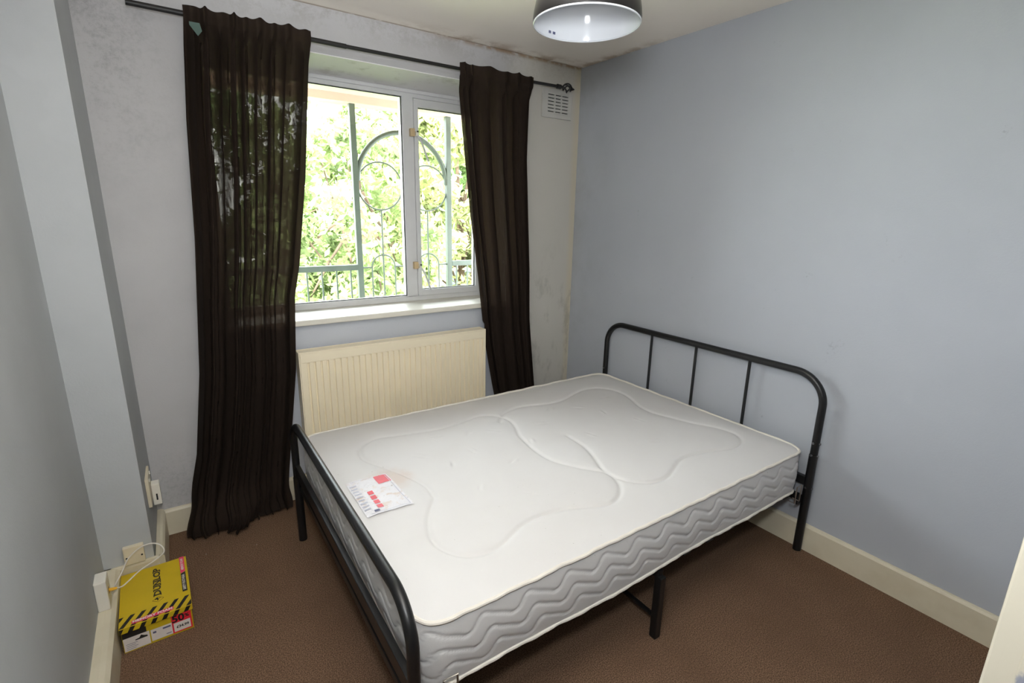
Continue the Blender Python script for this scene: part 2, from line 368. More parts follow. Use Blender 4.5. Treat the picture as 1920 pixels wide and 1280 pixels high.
def rect2(x0, y0, x1, y1): return [(x0, y0), (x1, y0), (x1, y1), (x0, y1)], [(0, 1, 2, 3)]
def arc(cx, cy, r, a0, a1, n): return [(cx+r*math.cos(a0+(a1-a0)*i/n), cy+r*math.sin(a0+(a1-a0)*i/n)) for i in range(n+1)]

# ------------------------------------------------------------------ the room
H = 2.4666; XL = -2.737; XP = -2.572; XPB = -2.560; YP = -.39; YF = -2.656; YR = -4.3
YW = .2588; ZS = .9955; OX0, OX1 = -2.17, -.555; ZT = 2.269
struct('floor', MB().box((XL-.1, YR-.1, -.08), (.1, .02, 0)), M['carpet'])
struct('ceiling', MB().box((XL-.1, YR-.1, H), (.1, .42, H+.2)), M['ceiling'])
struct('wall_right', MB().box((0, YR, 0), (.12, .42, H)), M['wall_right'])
struct('wall_left', MB().box((XL-.12, YR, 0), (XL, .42, H)), M['wall_left'])
b = MB()
b.box((XL, 0, 0), (OX0, .42, H)).box((OX1, 0, 0), (0, .42, H)).box((OX0, 0, 0), (OX1, .42, ZS-.03))
b.add([(OX0, 0, H), (OX1, 0, H), (OX1, 0, ZT), (OX0, 0, ZT), (OX0, .42, H), (OX1, .42, H), (OX1, .42, 2.2372), (OX0, .42, 2.2372)],
      [(0, 1, 2, 3), (4, 7, 6, 5), (0, 4, 5, 1), (0, 3, 7, 4), (1, 5, 6, 2), (3, 2, 6, 7)])
struct('wall_back', b, M['wall_back'])
# plastered reveals of the window opening
b = MB(); e = .004
b.add([(OX0, .001, ZT), (OX1, .001, ZT), (OX1, YW+.02, 2.2372+.001), (OX0, YW+.02, 2.2372+.001), (OX0, .001, ZT-e), (OX1, .001, ZT-e), (OX1, YW+.02, 2.2372-e), (OX0, YW+.02, 2.2372-e)],
      [(0, 1, 2, 3), (4, 7, 6, 5), (0, 4, 5, 1), (0, 3, 7, 4), (1, 5, 6, 2), (3, 2, 6, 7)])
b.box((OX0, .001, ZS), (OX0+e, YW+.02, ZT-.03)).box((OX1-e, .001, ZS), (OX1, YW+.02, ZT-.03))
struct('trim_2', b, M['reveal'])
struct('wall_pillar', MB().prism([(XL, YP), (XP, YP), (XPB, 0), (XL, 0)], 0, H), M['wall_left'])
# doorway the camera stands in, and the landing behind it
struct('wall_front', MB().box((-1.55, YF-.13, 0), (0, YF, H)).box((XL, YF-.13, 0), (-2.52, YF, H)).box((-2.52, YF-.13, 2.05), (-1.55, YF, H)), M['wall_right'])
b = MB().box((-1.55, YF, 0), (-1.49, YF+.032, 2.10), .003).box((-2.58, YF, 0), (-2.52, YF+.032, 2.10), .003).box((-2.52, YF, 2.05), (-1.55, YF+.032, 2.10), .003)
b.box((-1.5505, YF-.006, 0), (-1.545, YF+.001, 2.05))
struct('trim_1', b, M['cream_smudged'])
struct('wall_rear', MB().box((XL-.1, YR-.1, 0), (.1, YR, H)), M['wall_left'])

def skirting(name, p0, p1, nx, ny, th, h0, h1=None, ext0=0, ext1=0):
    """board with an eased top edge, from p0 to p1, its face pushed out along (nx, ny)"""
    h1 = h1 or h0; b = MB()
    prof = [(0, 0), (th, 0), (th, 1-.09), (th*.75, 1-.02), (th*.45, 1), (0, 1)]
    V = []
    for (px, py), h in ((p0, h0), (p1, h1)):
        for a, z in prof: V.append((px+nx*a, py+ny*a, z*h))
    n = len(prof); b.add(V, [tuple(range(n-1, -1, -1)), tuple(range(n, 2*n))] + [(i, (i+1) % n, n+(i+1) % n, n+i) for i in range(n)])
    return struct(name, b, M['cream'])
skirting('baseboard_right', (0, YF), (0, 0), -1, 0, .018, .132)
skirting('baseboard_back', (XPB+.02, 0), (0, 0), 0, -1, .018, .132)
skirting('baseboard_left', (XL, YR), (XL, YP), 1, 0, .050, .140)
skirting('baseboard_pillar', (XL, YP), (XP+.014, YP), 0, -1, .014, .140)
skirting('baseboard_pillar_side', (XP+.004, YP), (XPB, 0), 1, 0, .03, .140)
skirting('baseboard_front', (-1.49, YF), (0, YF), 0, 1, .018, .132)

# ------------------------------------------------------------------ window
FY0, FY1 = YW, YW+.06
b = MB(); zf0, zf1 = ZS, 2.2372
MX0, MX1 = -1.137, -1.067
b.box((OX0, FY0, zf0), (OX1, FY1, 1.031), .004).box((OX0, FY0, 2.192), (OX1, FY1, zf1), .004)
b.box((OX0, FY0, 1.02), (OX0+.045, FY1, 2.20), .004).box((OX1-.045, FY0, 1.02), (OX1, FY1, 2.20), .004).box((MX0, FY0, 1.02), (MX1, FY1, 2.20), .004)
b.box((OX0, FY0-.012, 2.214), (OX1, FY0+.01, 2.230), .003)
win = struct('window_1', b, M['upvc'])
SX0, SX1, SZ0, SZ1 = MX1+.001, OX1-.046, 1.026, 2.188; W2 = .030
sx1g = -.647
b = MB(); yA, yB = YW-.012, YW+.045
b.box((SX0, yA, SZ0), (-1.040, yB, SZ1), .004).box((sx1g, yA, SZ0), (SX1, yB, SZ1), .004).box((-1.045, yA, SZ0), (sx1g+.004, yB, 1.066), .004).box((-1.045, yA, 2.142), (sx1g+.004, yB, SZ1), .004)
sash = obj('casement_sash', b, M['upvc'], win)
obj('glass_pane', MB().box((OX0+.04, YW+.022, 1.028), (MX0+.003, YW+.026, 2.195)), M['glass'], win)
obj('glass_pane', MB().box((-1.042, YW+.018, 1.064), (sx1g+.002, YW+.022, 2.144)), M['glass'], sash)
g_ = MB()   # black gasket line round both panes
def ring(mb, x0, x1, z0, z1, y, w, d=.004):
    mb.box((x0, y, z0), (x1, y+d, z0+w)).box((x0, y, z1-w), (x1, y+d, z1)).box((x0, y, z0+w), (x0+w, y+d, z1-w)).box((x1-w, y, z0+w), (x1, y+d, z1-w))
ring(g_, OX0+.044, MX0+.001, 1.030, 2.193, YW+.010, .005); ring(g_, -1.041, sx1g+.001, 1.065, 2.143, YW+.006, .005)
obj('gasket', g_, M['dark_gap'], win)
obj('window_sill', MB().box((OX0-.06, -.028, ZS-.030), (OX1+.05, YW+.02, ZS), .006), M['sill'], win, label='glossy cream-white window sill board')
for zc in (2.0, 1.222):
    hb = obj('window_catch', MB().box((-1.098, YW-.030, zc-.022), (-1.070, YW-.003, zc+.022), .004), M['beige_plastic'], win, label='beige catch block on the mullion')
    obj('catch_knob', MB().box((-1.068, YW-.040, zc-.018), (-1.052, YW-.014, zc+.008), .004), M['white_plastic'], hb)
    obj('catch_screw', MB().lathe([(0, -.004), (.005, -.004), (.005, .004), (0, .004)], (-1.060, YW-.043, zc+.004), 10), M['dark_gap'], hb)
    obj('catch_arm', MB().tube([(-1.056, YW-.03, zc-.012), (-1.03, YW-.028, zc-.05), (-.985, YW-.022, zc-.155)], .006, 8), M['upvc'], hb)

# ------------------------------------------------------------------ wall ventilator
vt = thing('wall_vent', 'white painted louvred vent grille on the window wall beside the corner, below the rod end', 'vent', (-.198, 0, 2.142))
x0, x1, z0, z1 = -.318, -.077, 2.142, 2.312
obj('back_plate', MB().box((x0+.03, -.004, z0+.02), (x1-.03, -.0005, z1-.02)), M['dark_gap'], vt)
b = MB(); b.box((x0, -.012, z0), (x0+.045, 0, z1), .003).box((x1-.033, -.012, z0), (x1, 0, z1), .003)
b.box((x0+.04, -.012, z0), (x1-.03, 0, z0+.027), .003).box((x0+.04, -.012, z1-.026), (x1-.03, 0, z1), .003)
cw = (x1-.033 - (x0+.045))/3
for i in (1, 2): xx = x0+.045+cw*i; b.box((xx-.005, -.012, z0+.02), (xx+.005, -.002, z1-.02))
zz0, zz1 = z0+.027, z1-.026
for i in range(7):
    zc = zz0 + (zz1-zz0)*i/6.0; b.box((x0+.04, -.0115, zc-.0068), (x1-.03, -.003, zc+.0068))
obj('grille', b, M['vent'], vt)

# ------------------------------------------------------------------ curtain rod
ZR, YRD = 2.303, -.08
rod = thing('curtain_rod', 'thin black metal curtain rod with a twisted cage finial above the window', 'curtain rod', (-1.3, YRD, ZR))
obj('rod', MB().tube([(-2.385, YRD, 2.300), (-1.55, YRD, 2.297)], .0105, 12), M['rod'], rod, smooth=True)
obj('rod', MB().tube([(-1.56, YRD, 2.297), (-.95, YRD, 2.299), (-.235, YRD, 2.310)], .0085, 12), M['rod'], rod, smooth=True)
fin = obj('finial', MB().tube([(-.262, YRD, 2.310), (-.232, YRD, 2.310)], .013, 12).tube([(-.235, YRD, 2.310), (-.215, YRD, 2.310)], .008, 10)
          , M['rod'], rod, smooth=True)
obj('finial_tip', MB().tube([(-.146, YRD, 2.310), (-.136, YRD, 2.310), (-.122, YRD, 2.310)], [.010, .008, .003], 10), M['rod'], fin, smooth=True)
for k in range(4):
    P = []
    for i in range(17):
        s_ = i/16; a = k*math.pi/2 + s_*math.pi*1.1; r_ = .0235*math.sin(math.pi*s_)**.8 + .002
        P.append((-.218 + .074*s_, YRD + r_*math.cos(a), 2.310 + r_*math.sin(a)))
    obj('finial_wire', MB().tube(P, .0042, 6), M['rod'], fin, smooth=True)
for xb in (-.56, -2.12):
    obj('bracket', MB().tube([(xb, -.003, 2.285), (xb, -.05, 2.283), (xb, YRD, 2.292)], .006, 8).box((xb-.014, -.006, 2.255), (xb+.014, -.0006, 2.325), .002), M['rod'], rod)

# ------------------------------------------------------------------ curtains
def interp(tab, z): return float(np.interp(z, [p[0] for p in tab], [p[1] for p in tab]))
def curtain(name, L, R, yb, nf, seed, zbot, puddle, label, topwave, mir=1):
    rng = np.random.default_rng(seed); NS, NZ = 300, 110
    ph = rng.uniform(0, 6.28, 6); V = []
    zs = list(np.linspace(2.326, 2.22, 14)) + list(np.linspace(2.21, zbot, NZ-14))
    fw_ = np.cumsum(rng.uniform(.35, 1.65, nf)); fw_ = np.concatenate([[0], fw_])/fw_[-1]
    for zi, z in enumerate(zs):
        l_, r_ = interp(L, z), interp(R, z); w_ = r_-l_
        head = np.clip((z-2.20)/.08, 0, 1)
        amp = (.030*(1-head) + .0115*head)*(.9+.1*math.sin(z*3))*(1-.55*float(np.clip((puddle+.15-z)/(puddle+.1), 0, 1)))
        for si in range(NS):
            s = si/(NS-1)
            sw = s + .012*math.sin(6*s+z*1.7+ph[0])*(1-head)
            k = min(max(int(np.searchsorted(fw_, sw)-1), 0), nf-1); fr_ = (sw-fw_[k])/(fw_[k+1]-fw_[k])
            th_ = 2*math.pi*(k+fr_)
            env = 1 + .35*math.sin(3.1*k+ph[1]) * (1-head)
            y = yb - .013*head*(1 if z > 2.262 else .5) + amp*env*(math.cos(th_) - head*1.0) + .007*(1-head)*math.sin(2*th_+ph[2]+z*.8) + .010*(1-head)*math.sin(5*s+z*1.1+ph[3])
            x = l_ + w_*s + w_/nf*.30*(1-head)*math.sin(th_ + .5*math.sin(z*1.3+ph[4]))*math.sin(math.pi*min(max(s*6, 0), 1)/2)*math.sin(math.pi*min(max((1-s)*6, 0), 1)/2)
            zz = z
            if head > .3: zz = z + topwave*(.5*math.sin(th_*.5+ph[5]) + .5*math.cos(th_+1.0))*min(1, 9*s, 9*(1-s))*head*(1 if z > 2.31 else .3)
            if z < puddle:    # cloth gathers and spills on the floor
                q = (puddle-z)/(puddle-zbot); fl = q*q*(3-2*q)
                y -= .065*fl*(.45+math.sin(math.pi*min(max(s*1.25-.05, 0), 1)))*(1+.35*math.sin(5*math.pi*s+ph[0]))
                y -= .014*math.sin(7*q+5*s+ph[1])*q; x += .012*math.sin(6*q+9*s)*q
                zz = max(z + .020*q*math.sin(8*s+ph[2])*(1-q), .007) + .004*(1+math.sin(5*math.pi*s+ph[0]))*fl
            y = min(y, -.012 - (.03 if z < .16 and L[-1][1] < -1.5 else 0)) if z < 2.25 else y
            if z < 1.03 and x > -2.235 and x < -.5: y = min(y, -.034)
            if z < .87 and -1.2 < x < -.762: x = -.762
            if z < .87 and -1.885 > x > -3: x = x
            elif z < .87 and -1.885 < x < -1.5: x = -1.889
            V.append((x, y, zz))
    nz = len(zs); F = [(i*NS+j, i*NS+j+1, (i+1)*NS+j+1, (i+1)*NS+j) for i in range(nz-1) for j in range(NS-1)]
    o = obj(name, MB().add(V, F), M['curtain'], None, loc=((L[0][1]+R[0][1])/2, yb, 0), smooth=True, label=label, cat='curtain', group='dark brown curtains')
    mb = MB(); hem = []
    return o
cl = curtain('curtain', [(-.1, -2.470), (.02, -2.452), (.27, -2.405), (.40, -2.372), (.8, -2.315), (1.41, -2.262), (1.9, -2.235), (2.30, -2.200)],
             [(-.1, -2.00), (.05, -1.985), (.19, -1.975), (.45, -1.935), (.75, -1.893), (1.13, -1.868), (1.28, -1.835), (1.7, -1.775), (2.30, -1.712)],
             -.085, 9, 3, .012, .22, 'long dark brown curtain pooling on the carpet, left of the window', .010)
cr = curtain('curtain', [(-.1, -.56), (.36, -.683), (.46, -.705), (.76, -.760), (1.17, -.809), (1.54, -.865), (1.98, -.916), (2.30, -.950)],
             [(-.1, -.30), (.39, -.362), (.86, -.414), (1.2, -.424), (1.55, -.445), (1.87, -.463), (2.30, -.455)],
             -.085, 6, 11, .012, .10, 'narrower dark brown curtain right of the window, beside the bare vent corner', .009)
obj('curtain_label', MB().add([(-2.186, -.128, 2.262), (-2.150, -.128, 2.262), (-2.144, -.126, 2.235), (-2.160, -.124, 2.215), (-2.186, -.127, 2.25)], [(0, 1, 2, 3, 4)]), M['curtain_label'], cl, label='faded green patch near the curtain top')

# ------------------------------------------------------------------ radiator
RX0, RX1, RYF, RZT, RZB = -1.882, -.775, -.090, .842, .165
rad = thing('radiator', 'cream ribbed panel radiator on the wall under the window', 'radiator', ((RX0+RX1)/2, -.05, RZB))
prof = []; nfl = 33; pw = (RX1-RX0-.03)/nfl; xs = RX0+.015
for i in range(nfl):
    a = xs+pw*i
    prof += [(a, RYF+.000), (a+pw*.60, RYF+.000), (a+pw*.70, RYF+.009), (a+pw*.90, RYF+.009)]
prof += [(RX1-.015, RYF)]
V = []; zlev = [RZB+.03, RZB+.05, RZT-.062, RZT-.046]
for zi, z in enumerate(zlev):
    f_ = 1 if zi in (1, 2) else 0
    for x, y in prof: V.append((x, RYF+(y-RYF)*f_, z))
n_ = len(prof)
b = MB().add(V, [(i*n_+j, i*n_+j+1, (i+1)*n_+j+1, (i+1)*n_+j) for i in range(3) for j in range(n_-1)])
b.box((RX0+.004, RYF+.010, RZB), (RX1-.004, RYF+.022, RZT-.004), .004).box((RX0+.004, RYF-.001, RZT-.056), (RX1-.004, RYF+.012, RZT-.006), .004).box((RX0+.004, RYF-.001, RZB), (RX1-.004, RYF+.012, RZB+.032), .004)
b.box((RX0+.004, RYF-.0004, RZB+.01), (RX0+.017, RYF+.012, RZT-.03)).box((RX1-.017, RYF-.0004, RZB+.01), (RX1-.004, RYF+.012, RZT-.03))
obj('front_panel', b, M['radiator'], rad)
b = MB().box((RX0, RYF-.002, RZT-.006), (RX1, RYF+.006, RZT+.002)).box((RX0, -.026, RZT-.006), (RX1, -.020, RZT+.002))
b.box((RX0+.002, RYF+.004, RZT-.006), (RX1-.002, -.024, RZT+.0005))
obj('top_grille', b, M['radiator'], rad)
for xx in (RX0, RX1): obj('side_panel', MB().box((xx-.003, RYF-.002, RZB+.01), (xx+.003, -.020, RZT+.001), .002), M['radiator'], rad)
obj('back_panel', MB().box((RX0+.01, -.034, RZB), (RX1-.01, -.022, RZT-.008), .003), M['radiator'], rad)
for xx in (-1.6, -1.05): obj('wall_bracket', MB().box((xx-.015, -.024, .25), (xx+.015, -.0015, .75)), M['radiator'], rad)
for xx in (RX0+.03, RX1-.03):
    v_ = obj('valve', MB().tube([(xx, -.055, RZB+.02), (xx, -.055, RZB-.04)], .013, 12).tube([(xx, -.055, .10), (xx, -.055, .055)], [.017, .015], 14), M['white_plastic'], rad, smooth=True)
    obj('pipe', MB().tube([(xx, -.055, .06), (xx, -.055, 0)], .0075, 10), M['radiator'], v_, smooth=True)

# ------------------------------------------------------------------ bed frame (local u = from headboard to foot, v = towards the window)
HX, HY, BR = -.041, -1.772, -.0078
cb, sb = math.cos(BR), math.sin(BR)
def B(u, v, z): return (HX - u*cb - v*sb, HY - u*sb + v*cb, z)
WW, LL = 1.3525, 1.967
bed = thing('bed_frame', 'black tubular metal double bed frame with arched head and foot ends', 'bed', B(LL/2, WW/2, 0))
def arch(u, ztop, r, rad_, zb=0.0):
    P = [(u, 0, zb)] + [(u, 0, zb+(ztop-r-zb)*i/4) for i in range(1, 4)]
    P += [(u, a, b_) for a, b_ in arc(r, ztop-r, r, math.pi, math.pi/2, 14)]
    P += [(u, WW*.5, ztop)]
    P += [(u, a, b_) for a, b_ in arc(WW-r, ztop-r, r, math.pi/2, 0, 14)]
    P += [(u, WW, zb+(ztop-r-zb)*(3-i)/4) for i in range(0, 3)] + [(u, WW, zb)]
    return MB().tube([B(*p) for p in P], rad_, 16)
hbd = obj('headboard_arch', arch(0, .872, .135, .0165, .30), M['black_metal'], bed, smooth=True)
fbd = obj('footboard_arch', arch(LL, .622, .120, .0165, .30), M['black_metal'], bed, smooth=True)
for u in (0, LL):
    for v in (0, WW):
        obj('leg', MB().tube([B(u, v, .003), B(u, v, .50 if u == 0 else .335)], .0185, 16), M['black_metal'], bed, smooth=True)
        for zb_ in ((.335, .56, .50) if u == 0 else (.36,)):
            du = -.0 ; sgn = -1 if v == 0 else 1
            obj('bolt', MB().tube([B(u, v, zb_), B(u+(.02 if u == 0 else -.02), v - sgn*.004, zb_)], .0055, 8).tube([B(u, v, zb_), B(u, v+sgn*.021, zb_)], .005, 8), M['bolt'], bed)
for v in (.985, .675, .362):
    obj('headboard_bar', MB().tube([B(0, v, .37), B(0, v, .865)], .0078, 10), M['black_metal'], bed, smooth=True)
def ubox(u0, u1, v0, v1, z0, z1, bev=.003):
    return MB().box((u0, v0, z0), (u1, v1, z1), bev).xf(B)
obj('head_rail', ubox(-.012, .012, .01, WW-.01, .345, .385), M['black_metal'], bed)
obj('foot_rail', ubox(LL-.012, LL+.010, .01, WW-.01, .352, .405), M['black_metal'], bed)
for v in (.110, WW-.135): obj('side_rail', ubox(.01, LL-.01, v, v+.025, .262, .294), M['black_metal'], bed)
for u in (.016, LL-.016): obj('end_rail', ubox(u-.012, u+.012, .02, WW-.02, .262, .293), M['black_metal'], bed)
for u, v in ((0, 0), (0, WW), (LL, 0), (LL, WW)):
    s1 = 1 if u == 0 else -1; s2 = 1 if v == 0 else -1
    obj('corner_plate', ubox(u+s1*.004, u+s1*.06, v+s2*.008, v+s2*.015, .258, .296), M['black_metal'], bed)
cl_ = []
for v in (.014, WW-.044):
    obj('centre_leg', ubox(.975, 1.005, v, v+.030, .002, .268, .004), M['black_metal'], bed)
obj('leg_brace', ubox(.983, .997, .04, WW-.04, .080, .094), M['black_metal'], bed)
obj('centre_beam', ubox(.975, 1.005, .03, WW-.03, .262, .290), M['black_metal'], bed)
for i in range(13):
    u = .10+i*.145; obj('slat', ubox(u-.022, u+.022, .04, WW-.04, .288, .296, 0), M['slat'], bed)
for u in (.075, 1.848):
    v = -.004
    P = [B(u, v+.03, .290), B(u, v, .290), B(u, v, .372), B(u+.040, v, .372), B(u+.040, v, .290), B(u+.040, v+.03, .290)]
    obj('mattress_retainer', MB().tube(P, .0030, 8), M['steel'], bed, label='thin steel wire hoop at the mattress edge')

# ------------------------------------------------------------------ mattress
ML, MW, ZTOP, TH = 1.899, 1.3335, .520, .208
MU, MV = .0287, .0309
def seg_dist(P, C, closed=False):
    C = np.array(C, float)
    # smooth the outline with a Catmull-Rom spline first
    pts = []
    n = len(C); rngi = range(n if closed else n-1)
    for i in rngi:
        p0, p1, p2, p3 = C[(i-1) % n if closed else max(i-1, 0)], C[i], C[(i+1) % n], C[(i+2) % n if closed else min(i+2, n-1)]
        for t_ in (0, .5): pts.append(.5*((2*p1)+(-p0+p2)*t_+(2*p0-5*p1+4*p2-p3)*t_**2+(-p0+3*p1-3*p2+p3)*t_**3))
    pts.append(C[0] if closed else C[-1]); pts = np.array(pts); D = np.full(len(P), 9.0)
    for a, b_ in zip(pts[:-1], pts[1:]):
        ab = b_-a; L2 = max(ab@ab, 1e-9); t_ = np.clip(((P-a)@ab)/L2, 0, 1); d_ = np.hypot(*(P-(a+t_[:, None]*ab)).T); D = np.minimum(D, d_)
    return D
OUT_HEAD = [(1.03, .985), (.985, 1.04), (.939, 1.075), (.842, 1.106), (.761, 1.095), (.646, 1.062), (.540, 1.07), (.457, 1.10), (.34, 1.136), (.245, 1.12), (.185, 1.05), (.180, .95), (.215, .85), (.253, .77), (.268, .668), (.240, .57), (.200, .45), (.150, .36), (.133, .27), (.172, .206), (.243, .178), (.314, .182), (.412, .215), (.517, .234), (.602, .227), (.687, .19), (.758, .165), (.817, .167), (.871, .187), (.918, .24), (.938, .31), (.921, .379), (.883, .46), (.851, .56), (.843, .68)]
OUT_FOOT = [(1.608, .535), (1.600, .62), (1.618, .693), (1.655, .79), (1.70, .88), (1.735, .96), (1.722, 1.045), (1.677, 1.10), (1.607, 1.124), (1.52, 1.10), (1.426, 1.083), (1.319, 1.066), (1.199, 1.081), (1.107, 1.105), (1.043, 1.10), (.996, 1.053), (.974, .975), (1.002, .881), (1.035, .811), (1.054, .712), (1.066, .628), (1.062, .539), (1.032, .47), (.992, .403), (.945, .345), (.936, .290), (.961, .230), (1.001, .187), (1.051, .160), (1.098, .156), (1.153, .177), (1.212, .206), (1.286, .229), (1.371, .235), (1.446, .220), (1.52, .185), (1.577, .169), (1.624, .171), (1.669, .19), (1.705, .235), (1.722, .29), (1.713, .355), (1.679, .435), (1.634, .5), (1.608, .535)]
NU, NV = 300, 214
us = np.linspace(0, ML, NU); vs = np.linspace(0, MW, NV); UU, VV = np.meshgrid(us, vs, indexing='ij')
P0 = np.stack([UU.ravel(), VV.ravel()], 1); CR = .075
P = P0.copy()
for cu_, su in ((CR, -1), (ML-CR, 1)):
    for cv, sv in ((CR, -1), (MW-CR, 1)):
        a = (P0[:, 0]-cu_)*su/CR; b_ = (P0[:, 1]-cv)*sv/CR; k = (a > 0) & (b_ > 0)
        P[k, 0] = cu_ + su*CR*a[k]*np.sqrt(1-b_[k]**2/2); P[k, 1] = cv + sv*CR*b_[k]*np.sqrt(1-a[k]**2/2)
ed = np.minimum(np.minimum(P0[:, 0], ML-P0[:, 0]), np.minimum(P0[:, 1], MW-P0[:, 1]))
def wob(a): return .0035*np.sin(a*5.1+.4) + .0025*np.sin(a*11.3+1.2) + .0012*np.sin(a*29)
Zm = ZTOP + .012*(1-np.exp(-(ed/.05)**1.3)) + .004*np.sin(P0[:, 0]*2.6+.5)*np.sin(P0[:, 1]*3.1+.8)
d1 = seg_dist(P, OUT_HEAD); d2 = seg_dist(P, OUT_FOOT)
dd = np.minimum(d1, d2)
Zm -= .0062*np.exp(-(dd/.0085)**2) + .0035*np.exp(-(dd/.035)**2)
TUFT = [(.33, .95), (.50, .80), (.56, .93), (.70, .98), (.75, .62), (.86, .86), (1.02, .72), (1.12, .90), (1.25, .95), (1.30, .78), (1.38, .98), (1.45, .72), (1.52, .86), (1.20, .60), (.42, .62), (.55, .42), (1.42, .50), (1.30, .35)]
for i, (tu, tv) in enumerate(TUFT):
    an = i*1.9; du_, dv_ = P[:, 0]-tu, P[:, 1]-tv; a = du_*math.cos(an)+dv_*math.sin(an); c_ = -du_*math.sin(an)+dv_*math.cos(an)
    Zm += .0035*np.exp(-(a/.020)**2-(c_/.006)**2) - .003*np.exp(-((a-.006)/.022)**2-((c_-.012)/.007)**2)
top = [B(MU+p[0], MV+p[1], z) for p, z in zip(P, Zm)]
F = [(i*NV+j, i*NV+j+1, (i+1)*NV+j+1, (i+1)*NV+j) for i in range(NU-1) for j in range(NV-1)]
mb = MB().add(top, F)
# perimeter, in order, with arc length
def perimeter(step=.008, inset=0.0):
    r = CR-inset; L_, W_ = ML-inset, MW-inset; pts = []
    def line(a, b_):
        n = max(int(math.dist(a, b_)/step), 1); return [(a[0]+(b_[0]-a[0])*i/n, a[1]+(b_[1]-a[1])*i/n) for i in range(n)]
    pts += line((CR, inset), (ML-CR, inset)) + arc(ML-CR, CR, r, -math.pi/2, 0, 12)[:-1]
    pts += line((L_, CR), (L_, MW-CR)) + arc(ML-CR, MW-CR, r, 0, math.pi/2, 12)[:-1]
    pts += line((ML-CR, W_), (CR, W_)) + arc(CR, MW-CR, r, math.pi/2, math.pi, 12)[:-1]
    pts += line((inset, MW-CR), (inset, CR)) + arc(CR, CR, r, math.pi, 1.5*math.pi, 12)[:-1]
    return pts
per = np.array(perimeter()); npx = len(per)
nx_ = np.roll(per, -1, 0)-np.roll(per, 1, 0); nrm = np.stack([nx_[:, 1], -nx_[:, 0]], 1); nrm /= np.linalg.norm(nrm, axis=1)[:, None]
S = np.concatenate([[0], np.cumsum(np.hypot(*(np.roll(per, -1, 0)-per).T))[:-1]])
NR = 44; V = []
sag = .006*np.sin(S*3.3+.6) + .004*np.sin(S*8.1+2)
for k in range(NR+1):
    t_ = k/NR; z = ZTOP - TH*t_ + sag*t_
    bulge = .012*math.sin(math.pi*t_)**.6 if 0 < t_ < 1 else 0
    g = np.zeros(npx)
    for q, (f0, phs) in enumerate(((.24, 0), (.50, 1.1), (.76, 2.2))):
        th_ = 2*math.pi*S/.152 + phs
        line_ = ZTOP - TH*(f0 + .10*np.sin(th_ + .55*np.sin(th_)))
        g = np.maximum(g, np.exp(-((z-line_)/.0045)**2))
    off = bulge*(1 - .25*g) - .0022*g
    for i in range(npx):
        V.append(B(MU+per[i, 0]+nrm[i, 0]*off[i], MV+per[i, 1]+nrm[i, 1]*off[i], z[i]))
F = [(k*npx+i, (k+1)*npx+i, (k+1)*npx+(i+1) % npx, k*npx+(i+1) % npx) for k in range(NR) for i in range(npx)]
F.append(tuple(NR*npx+i for i in range(npx)))
mb.add(V, F)
mat_o = obj('mattress', mb, M['ticking'], None, loc=B(LL/2, WW/2, ZTOP-TH), smooth=False, label='bare white quilted double mattress lying on the black bed frame', cat='mattress')
mat_o.data.polygons.foreach_set('use_smooth', [True]*len(mat_o.data.polygons)); mat_o.data.update()
for top_ in (True, False):
    PP = []
    for i in range(npx):
        z = (ZTOP+.001) if top_ else ZTOP-TH+sag[i]+.004
        o_ = .004 + (.0012*math.sin(S[i]*40)+.0008*math.sin(S[i]*95)); z += .0010*math.sin(S[i]*33)
        PP.append(B(MU+per[i, 0]+nrm[i, 0]*o_, MV+per[i, 1]+nrm[i, 1]*o_, z))
    obj('piping', MB().tube(PP, .0062, 8, closed=True), M['piping'], mat_o, smooth=True, label='off-white corded piping along the mattress edge')
# sewn satin label at the foot
A0, A1, A2, A3 = [np.array(p) for p in ((1.858, .540), (1.858, .796), (1.702, .788), (1.690, .531))]
def lab(s, t_): return (A0*(1-s)*(1-t_)+A1*s*(1-t_)+A2*s*t_+A3*(1-s)*t_)   # s: near edge -> window side, t: foot -> head
def mz(u, v):
    i = int(round(u/ML*(NU-1))); j = int(round(v/MW*(NV-1))); return Zm[min(max(i, 0), NU-1)*NV+min(max(j, 0), NV-1)]
def lp(s, t_, lift):
    q = lab(s, t_); return B(MU+q[0], MV+q[1], mz(*q)+.0035+.0018*math.sin(9*s+5*t_)*math.sin(7*t_-3*s)+lift)
nn = 14
V = [lp(i/nn, j/nn, 0) for i in range(nn+1) for j in range(nn+1)]
F = [(i*(nn+1)+j, i*(nn+1)+j+1, (i+1)*(nn+1)+j+1, (i+1)*(nn+1)+j) for i in range(nn) for j in range(nn)]
lb = obj('mattress_label', MB().add(V, F), M['label'], mat_o, smooth=True, label='stained white satin label with red printing')
def lprint(name, s0, s1, t0, t1, m_, lift=.0012, n=4):
    V = [lp(s0+(s1-s0)*i/n, t0+(t1-t0)*j/n, lift) for i in range(n+1) for j in range(n+1)]
    return obj(name, MB().add(V, [(i*(n+1)+j, i*(n+1)+j+1, (i+1)*(n+1)+j+1, (i+1)*(n+1)+j) for i in range(n) for j in range(n)]), m_, lb)
lprint('red_print', .73, .97, .66, .97, M['print_red'])
for i in range(4): s0 = .50-.125*i; lprint('red_print', s0, s0+.095, .30, .42, M['print_red'])
lprint('small_print', .05, .10, .19, .30, M['print_grey'])
for i in range(9): lprint('small_print', .16+.085*i, .19+.085*i, .03, .16+.04*((i*7) % 3)/3, M['print_faint'])
V = []
for (s0, s1, t0, t1) in ((.03, .035, .1, .93), (.03, .97, .93, .945), (.965, .97, .1, .93)): lprint('border_print', s0, s1, t0, t1, M['print_faint'], n=10)

